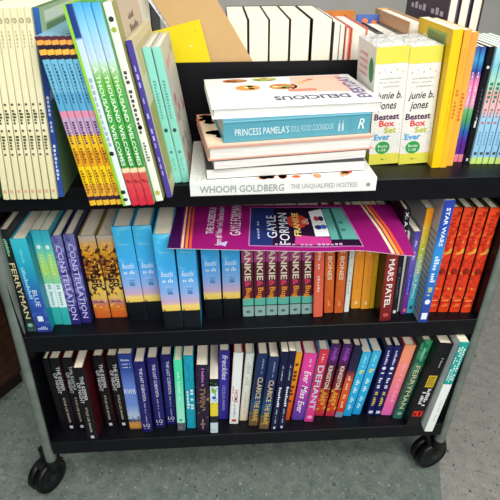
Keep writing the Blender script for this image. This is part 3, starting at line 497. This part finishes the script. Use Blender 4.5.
# ---- top shelf, right group: two shrink-wrapped box sets, then slim paperbacks
def film(lo=.04, hi=.32):
    mm = bpy.data.materials.new('clear_film'); mm.use_nodes = True; nt = mm.node_tree; N = nt.nodes
    tr = N.new('ShaderNodeBsdfTransparent'); gl = N.new('ShaderNodeBsdfGlossy'); gl.inputs['Roughness'].default_value = .18
    tc = N.new('ShaderNodeTexCoord'); n = N.new('ShaderNodeTexNoise'); n.inputs['Scale'].default_value = 55; n.inputs['Detail'].default_value = 3; n.inputs['Distortion'].default_value = 1.5
    nt.links.new(tc.outputs['Object'], n.inputs['Vector']); bp = N.new('ShaderNodeBump'); bp.inputs['Strength'].default_value = .7; bp.inputs['Distance'].default_value = .004
    nt.links.new(n.outputs['Fac'], bp.inputs['Height']); nt.links.new(bp.outputs[0], gl.inputs['Normal'])
    r = ramp_node(nt, ((.4, lo), (.72, hi))); nt.links.new(n.outputs['Fac'], r.inputs[0])
    mx = N.new('ShaderNodeMixShader'); nt.links.new(r.outputs[0], mx.inputs[0]); nt.links.new(tr.outputs[0], mx.inputs[1]); nt.links.new(gl.outputs[0], mx.inputs[2])
    nt.links.new(mx.outputs[0], N['Material Output'].inputs[0]); return mm
FILM = film(); FILM_FLAT = film(.01, .05)
def box_set(t, h, d, root):
    W1, YB = mat('e2e0d8', .4), 'd8d24e'
    mb = MB(); mb.box((-t/2, 0, 0), (t/2, d, h), W1)
    f = frame((-t/2, 0, 0), (t, 0, 0), (0, 0, h))
    d_rect(mb, f, 0, .87, 1, .13, YB); d_rect(mb, f, 0, 0, 1, .10, YB)
    rr = random.Random(2)
    for k, x in enumerate((.14,.32,.5,.68,.86)): d_oval(mb, f, x, .80+.02*(k % 2), .02, .0065, ['e06a5c','58b0d8','8a5cb0','7ab85c','e0a83c'][k], 8)
    for k, y in enumerate((.745,.715,.68)): d_text(mb, f, '~%d' % (13+k), .16, y, .68, .012, 'a8aaa6')
    d_text(mb, f, 'junie b.', .10, .565, .80, .08, '1f1e22', .25, .012); d_text(mb, f, 'jones', .18, .475, .58, .088, '1f1e22', .25, .012)
    for wd_, x, y, w, c in (('Bestest',.08,.405,.80,'4a2050'),('Box',.25,.345,.50,'d83a3c'),('Set',.42,.285,.40,'b4bc30'),('Ever',.12,.225,.52,'2f9ad0')): d_text(mb, f, wd_, x, y, w, .055, c, 0, .03)
    d_oval(mb, f, .42, .155, .24, .058, '2f9a4c', 24)
    f2 = frame((-t/2, 0, 0), (t, 0, 0), (0, 0, h), .0006); d_text(mb, f2, 'Books', .26, .158, .32, .024, 'e8f0e4', 0, .02); d_text(mb, f2, '1-28', .29, .122, .24, .024, 'e8f0e4', 0, .02)
    for k in range(14): d_oval(mb, f, rr.choice((rr.uniform(.04,.12), rr.uniform(.78,.95))), rr.uniform(.13,.42), .016, .005, rr.choice(['e06a5c','58b0d8','8a5cb0','7ab85c','e0a83c']), 8)
    d_text(mb, f, '~6', .4, .04, .2, .014, 'a8a440')
    fl = frame((-t/2, d, 0), (0, -d, 0), (0, 0, h))
    d_rect(mb, fl, 0, .0, 1, .10, YB); d_oval(mb, fl, .80, .80, .12, .10, '2f8a4c', 24)
    for k in range(4): d_text(mb, fl, '~8', .14, .88-.055*k, .46, .03, 'e49a96')
    mb.build('slipcase', root)
    mb = MB(); n = 10; vs = []; fs = []
    for i in range(n+1):
        for j in range(n+1):
            e = min(i, n-i, j, n-j)/n
            vs.append((-t/2-.0004+(t+.0008)*i/n, -.0006+(d+.0006)*j/n, h+.0006+(rr.uniform(.0, .009) if e > 0 else 0)))
    for i in range(n):
        for j in range(n): fs.append((i*(n+1)+j, (i+1)*(n+1)+j, (i+1)*(n+1)+j+1, i*(n+1)+j+1))
    mb.add(vs, fs, FILM, True)
    mb.add([(-t/2-.0004,-.0006,0.0005),(t/2+.0004,-.0006,0.0005),(t/2+.0004,-.0006,h+.0006),(-t/2-.0004,-.0006,h+.0006)], [(0,1,2,3)], FILM_FLAT)
    mb.build('shrink_wrap', root)
a = math.radians(-3.0); tb = .0524
bs = thing('box_set', 'white and yellow boxed book set in clear wrap, left one beside the cookbook stack', 'boxed set', 'boxed book sets', (.2326, .0663, Z+.0003+tb/2*abs(math.sin(a))), (0, a, 0))
box_set(tb, .1945, .115, bs)
dup(bs, (.2853, .0652, Z+.0003+tb/2*abs(math.sin(a))), (0, a, 0), 'white and yellow boxed book set in clear wrap, right one beside the yellow paperback')
one(PB, (.3192,.046,-1.96,.0154,.2214), Z, 'yellow paperback with green label on its cover, right of the boxed sets', .150, grad(((0,'f0c414'),(1,'eec01a'))), 'edc01c', (('v','~14',.4,.7,.14,.2,'d8a414'),), hard=False, left=(('r',.30,.86,.56,.10,'9db456'),('r',.34,.875,.48,.07,'b4c47a')))
one(PB, (.3324,.0461,-1.34,.0114,.2203), Z, 'amber-yellow paperback with small vertical title, left of the orange one', .145, grad(((0,'f0b828'),(1,'eda23c'))), 'eab030', (('v','~8',.40,.62,.42,0,'c47a2a'),('v','~8',.12,.3,.2,0,'d8923a')), hard=False)
one(PB, (.3456,.053,-1.06,.0121,.2162), Z, 'orange paperback with small vertical title, left of the pink and blue pair', .145, grad(((0,'f2b03c'),(.6,'f0a84c'),(1,'eb9848'))), 'e89c40', (('v','~8',.42,.64,.42,0,'c46a2a'),), hard=False)
books(PB, [(.3634,.0704,-1.04,.0083,.1922),(.3719,.0697,-.93,.0079,.1922)], Z, ['thin pink, blue and green paperback, left of the pair', 'thin pink, blue and green paperback beside the black spine'], 'thin rainbow paperbacks', .14,
      grad(((0,'d87894'),(.07,'e08a9c'),(.075,'582a88'),(.2,'5a2f98'),(.28,'2c5cb0'),(.4,'4a9c64'),(.48,'6cb07c'),(.52,'e0a0c0'),(.72,'e486b8'),(.8,'304a9c'),(.9,'3f9ad0'),(1,'3c4c98')), ()), '3a4a90', (('v','~10',.2,.48,.3,0,'f0d0e0'),), hard=False)
one(PB, (.3808,.0645,-.36,.0091,.1929), Z, 'thin black paperback with white marks, between rainbow pair and pale spines', .14, solid('131218'), '17151c', (('v','~9',.3,.62,.34,0,'4a4654'),('o',.84,.26,.012,'d8d8dc'),('r',.33,.42,.34,'cfcfd4'),('r',.02,.045,.4,'c8c8c8')), hard=False)
PALE = ords(5, 'thin pale blue patched paperback', 'of five right of the black spine')
books(PB, [(.3903,.0592,-.2,.0092,.1936),(.4005,.0585,.04,.0100,.1936),(.4114,.0577,.04,.0100,.1936),(.4223,.0569,.04,.0100,.1936),(.4339,.0561,-.02,.0100,.1936)], Z, PALE, 'thin pale blue paperbacks', .14,
      grad(((0,'b8dc70'),(.06,'c0d880'),(.065,'8cc0dc'),(.42,'96c4e0'),(.48,'d8b8bc'),(.62,'e0a8a0'),(.7,'a8d4b8'),(.85,'7ac0c8'),(1,'a8d4e8'))), '9cc4d8', (('v','~5',.28,.46,.52,0,'2f7a6a'),('v','~5',.5,.64,.5,0,'b8685c'),('o',.10,.3,.015,'4a4a50'),('v','~6',.70,.86,.3,0,'5c96bc')), hard=False)

# ---- books on the far side of the cart, fore-edges towards us
def rear(label, x0, x1, h, cover, y0=.250, d=.235, hard=True, kind=HB, group=None, yaw=0, **kw):
    r = thing(kind, label, 'book', group, ((x0+x1)/2, y0+d, Z_TOP+.0003), (0, 0, math.pi+yaw)); book_parts(r, x1-x0, h, d, mat(cover, .4), cover, (), hard, **kw); return r
grp = 'black-boarded hardcovers on far side of the cart'
R = [(-.032,.0055),(.0065,.0440),(.0448,.0823),(.0838,.1213),(.1245,.1620)]
names = ['black-boarded hardcover behind the divider, half hidden by the kraft cardboard', 'black-boarded hardcover with cream page edges, second from left behind divider', 'black-boarded hardcover with cream page edges, middle of five behind divider', 'black-boarded hardcover with cream page edges, fourth of five behind divider', 'black-boarded hardcover behind divider, last before the thin pale books']
root0 = rear(names[0], -.0188, .0188, .2135, '14141a', group=grp, pages=PAGES, board=.0014)
root0.location.x = -.0137
for (a0, a1), lb in list(zip(R, names))[1:]: dup(root0, ((a0+a1)/2, root0.location.y, root0.location.z), (0, 0, math.pi), lb)
rear('thin white paperback behind divider, right beside the black-boarded hardcovers', .1665, .1765, .207, 'd8d4cc', hard=False, kind=PB, pages=PAGES_W)
rear('thin grey-edged paperback behind divider, second right of the black-boarded ones', .1775, .1865, .203, '8a8680', hard=False, kind=PB, pages=PAGES_W)
rear('slim red-covered book behind divider with cream page edges', .188, .1975, .199, 'd86a58', hard=True)
rear('red-boarded hardcover behind divider, left of the wrapped box sets', .199, .2295, .1975, 'd8604e', pages=PAGES_W)
rear('white-paged hardcover behind the left box set', .2315, .2675, .180, '3a3c42', pages=PAGES_W)
rear('white hardcover with dark edge behind the right box set', .2695, .3045, .182, '4a4a4e', pages=PAGES_W)
rear('tan-covered hardcover with white pages behind the yellow paperback', .3065, .3365, .206, 'c79a6c', pages=PAGES_W)
rear('dark plum hardcover with pale letters on its side, far right behind divider', .376, .395, .252, '4a3a4c', right=(('t', '~8', .15, .84, .8, .055, 'd4ccd8'), ('t', '~6', .2, .62, .7, .06, 'a898a8')), pages=PAGES_W)
rear('navy and yellow hardcover on far side, second from the right end', .397, .4175, .248, '2a2c44', pages=PAGES)
rear('thick cream-paged hardcover at the right end of far side', .4195, .4405, .252, '2c2428', pages=PAGES)
# picture books standing at the rear edge with their covers towards us
def facing(kind, label, x0, z0, w, h, y, t, lean, cover, art=None, cat='book', pages=PAGES_W):
    """a book or board whose broad side faces us; (x0, z0) is its lower left corner, leaning left by lean"""
    r = thing(kind, label, cat, None, (x0, y, Z_TOP+z0), (0, math.radians(-lean), 0)); mb = MB(); cm = cover if not isinstance(cover, str) else mat(cover, .42)
    mb.box((0, 0, 0), (w, .0009, h), cm); mb.box((0, t-.0009, 0), (w, t, h), cm)
    if art: art(mb, frame((0, 0, 0), (w, 0, 0), (0, 0, h)))
    mb.build('cover', r)
    mb = MB(); mb.box((.002, .001, .001), (w-.001, t-.001, h-.001), pages); mb.build('page_block', r)
    mb = MB(); mb.box((-.001, 0, 0), (-.00005, t, h), cm); mb.build('spine', r); return r
def blobs(seed, cols, n=26):
    def art(mb, f):
        rr = random.Random(seed)
        for i in range(n):
            ff = (lambda k: (lambda a, b: f(a, b)+Vector((0, -.00004*k, 0))))(i)
            d_oval(mb, ff, rr.uniform(.1,.9), rr.uniform(.3,.95), rr.uniform(.04,.12), rr.uniform(.02,.06), rr.choice(cols), 12)
    return art
facing(PIC, 'picture book with orange, blue and green blotched cover standing at the far back', .258, .0005, .092, .196, .4475, .008, 0, '4a66a8', blobs(4, ['e07a3c','e8a060','3a58a8','5ab8a0','2a2c60','d8e4e0','f0c8a0']))
facing(PIC, 'orange-brown picture book cover standing at the far back', .176, .0005, .075, .205, .4475, .008, 0, 'b8702c', blobs(9, ['c8843c','8a4c20','d8a050'], 16))
def speck(mb, f):
    rr = random.Random(8)
    for i in range(40): d_oval(mb, f, rr.uniform(.01,.10), rr.uniform(.3,.99), .006, .008, rr.choice(['3a4870','8a94b0','2a2c40']), 8)
facing(PB, 'yellow thin paperback leaning behind divider in front of the kraft cardboard', -.140, .0006, .105, .1997, .2283, .003, 12.8, grad(((0,'e0c818'),(1,'dcc61c'))), lambda mb, f: (d_oval(mb, f, .74, .80, .018, .008, 'f0e8a0'), d_oval(mb, f, .88, .92, .02, .01, 'c8b010')))
kb = thing('cardboard_sheet', 'tan kraft cardboard sheet leaning left behind the divider and yellow paperback', 'cardboard', None, (-.013, .2335, Z_TOP+.0005), (0, math.radians(-31), 0))
mb = MB(); KR = noisy('kraft', 'bf9c6a', 'c3a06e', 14, .8, (1, 1, 3))
mb.box((0, 0, 0), (.0965, .0035, .30), KR); kb2 = mb.build('sheet', kb)
facing(PB, 'white speckled paperback edge peeking out left of the kraft cardboard', -.002, .0005, .085, .33, .2385, .004, 34, 'e4e6e8', speck)
rear('dark navy hardcover on the far side behind the white-spined picture book', -.262, -.172, .250, '171a2c', y0=.275, d=.14, pages=PAGES)
rear('white hardcover on the far side behind the cream spines', -.430, -.385, .235, 'd9dcd8', y0=.26, pages=PAGES_W)
rear('pale blue hardcover on the far side behind the navy-spined picture book', -.375, -.325, .243, 'bccdd6', y0=.26, pages=PAGES_W)
rear('cream hardcover on the far side behind the crayon-banded spines', -.318, -.272, .243, 'd6d4c0', y0=.26, pages=PAGES_W)

# ------------------------------------------------------------------ purple display card lying across the books of the middle shelf
def card_pt(u, v, lift=0.0):
    """u along the card left to right, v from its rear edge (0) to the front edge (1)"""
    x = -.1455 + .405*u + (1-v)*.008
    y = (.112-.020*u)*(1-v) + (-.036-.038*u)*v
    z = Z_MID + .2152 + .0003 - (max(0, -y)*.10 if y < 0 else 0)
    z += (.0045*math.exp(-((u-.77)/.10)**2) - .0035*math.exp(-((u-1.0)/.10)**2))*max(0, (v-.45)/.55)**1.5
    return Vector((x, y, z+lift))
card = MB(); NU, NV = 60, 14; MAG = grad(((0, '9c1c70'), (1, '9c1c70')), (), rough=.32); vs = []; fs = []
PUR = mat('94186c', .32)
for L in (0, 1):
    for i in range(NU+1):
        for j in range(NV+1): vs.append(card_pt(i/NU, j/NV, -.0007*L))
K = (NU+1)*(NV+1); ix = lambda i, j, L: L*K + i*(NV+1)+j
for i in range(NU):
    for j in range(NV):
        fs.append((ix(i,j,0), ix(i,j+1,0), ix(i+1,j+1,0), ix(i+1,j,0))); fs.append((ix(i,j,1), ix(i+1,j,1), ix(i+1,j+1,1), ix(i,j+1,1)))
card.add(vs, fs, PUR)
ed = []
for i in range(NU):
    for j in (0, NV): ed.append((ix(i,j,0), ix(i+1,j,0), ix(i+1,j,1), ix(i,j,1)))
for j in range(NV):
    for i in (0, NU): ed.append((ix(i,j,0), ix(i,j+1,0), ix(i,j+1,1), ix(i,j,1)))
card.add(vs, ed, mat('e0d8e0', .6))
def cf(lift): return lambda a, b: card_pt(a, b, lift)
C1, C2, C3 = cf(.0003), cf(.0005), cf(.0007)
def quad(fr, pts, c, n=12):
    """bent four-sided print: pts = rear-left, rear-right, front-right, front-left"""
    P = [Vector(p) for p in pts]; vs = []; fs = []
    for i in range(n+1):
        for j in range(n+1):
            p = (P[0]*(1-i/n)+P[1]*(i/n))*(1-j/n) + (P[3]*(1-i/n)+P[2]*(i/n))*(j/n); vs.append(fr(p.x, p.y))
    for i in range(n):
        for j in range(n): fs.append((i*(n+1)+j, i*(n+1)+j+1, (i+1)*(n+1)+j+1, (i+1)*(n+1)+j))
    card.add(vs, fs, mat(c, .35))
quad(C1, [(0,0),(.032,0),(.052,.999),(0.0,.999)], '3f1450')
for u, c in ((.040,'ead6a0'),(.057,'e88a30'),(.073,'e05a2c')): quad(C2, [(u,.0),(u+.008,.0),(u+.026,.995),(u+.016,.995)], c)
for u, c in ((.880,'ecdcb4'),(.900,'f0a040'),(.918,'e85a30')): quad(C2, [(u-.028,.0),(u-.018,.0),(u+.040,.995),(u+.026,.995)], c)
def side_text(sn, u, v0, v1, w, c, fr=C2, **k): # reads from the front edge towards the rear
    d_text(card, lambda a, b: fr(u-b, v1-a), sn, 0, -w, v1-v0, w, c, **k)
side_text('THE INCREDIBLE', .150, .05, .72, .032, 'f0dcec', bold=.012)
side_text('from #1 New York Times bestseller', .192, .02, .93, .030, 'ead4e6', bold=.01)
side_text('GAYLE FORMAN', .252, -.0, .74, .046, 'f4e8f2', bold=.0)
d_poly(card, C2, [(.205,.90),(.245,.85),(.236,.95)], 'b8b4dc')
quad(C1, [(.340,.06),(.765,.06),(.800,.93),(.330,.93)], 'b878b0')
quad(C2, [(.345,.08),(.760,.08),(.794,.915),(.336,.915)], '26132c')
quad(C3, [(.345,.08),(.45,.08),(.43,.915),(.336,.915)], '25306a')
C4 = cf(.0009); C5 = cf(.0011)
side_text('GAYLE', .410, .28, .78, .042, 'dfe6f2', C4); side_text('FORMAN', .462, .22, .90, .042, 'dfe6f2', C4); side_text('~9', .365, .3, .8, .012, 'a9b4d4', C4)
d_oval(card, lambda a, b: C4(a, b), .545, .42, .045, .16, 'c8402c', 18)
side_text('FRANKIE', .525, .22, .74, .028, 'ecd27a', C5, bold=.02); side_text('&', .565, .35, .5, .03, 'f0b0a0', C5)
quad(C4, [(.605,.18),(.665,.12),(.672,.74),(.612,.74)], 'e8ecec'); quad(C4, [(.668,.12),(.757,.09),(.788,.80),(.675,.80)], '5fa49a'); quad(C5, [(.70,.10),(.712,.10),(.722,.80),(.708,.80)], '2a5a58')
for u, v, ru, rv, c in ((.632,.36,.012,.06,'c8324c'),(.652,.36,.012,.06,'2a2a58'),(.632,.56,.016,.05,'2a3068'),(.655,.55,.014,.05,'3a64b0'),(.735,.45,.012,.03,'3a7a74'),(.735,.62,.012,.03,'3a7a74')): d_oval(card, C5, u, v, ru, rv, c, 12)
quad(C4, [(.53,.72),(.672,.76),(.674,.90),(.52,.90)], 'c03a88'); d_text(card, lambda a, b: C5(a, .905-b), '~16', .44, 0, .28, .035, 'c8a0c4')
co = card.build('display_card'); co['label'] = 'purple display card with striped ends lying across the books of middle shelf'; co['category'] = 'sign'
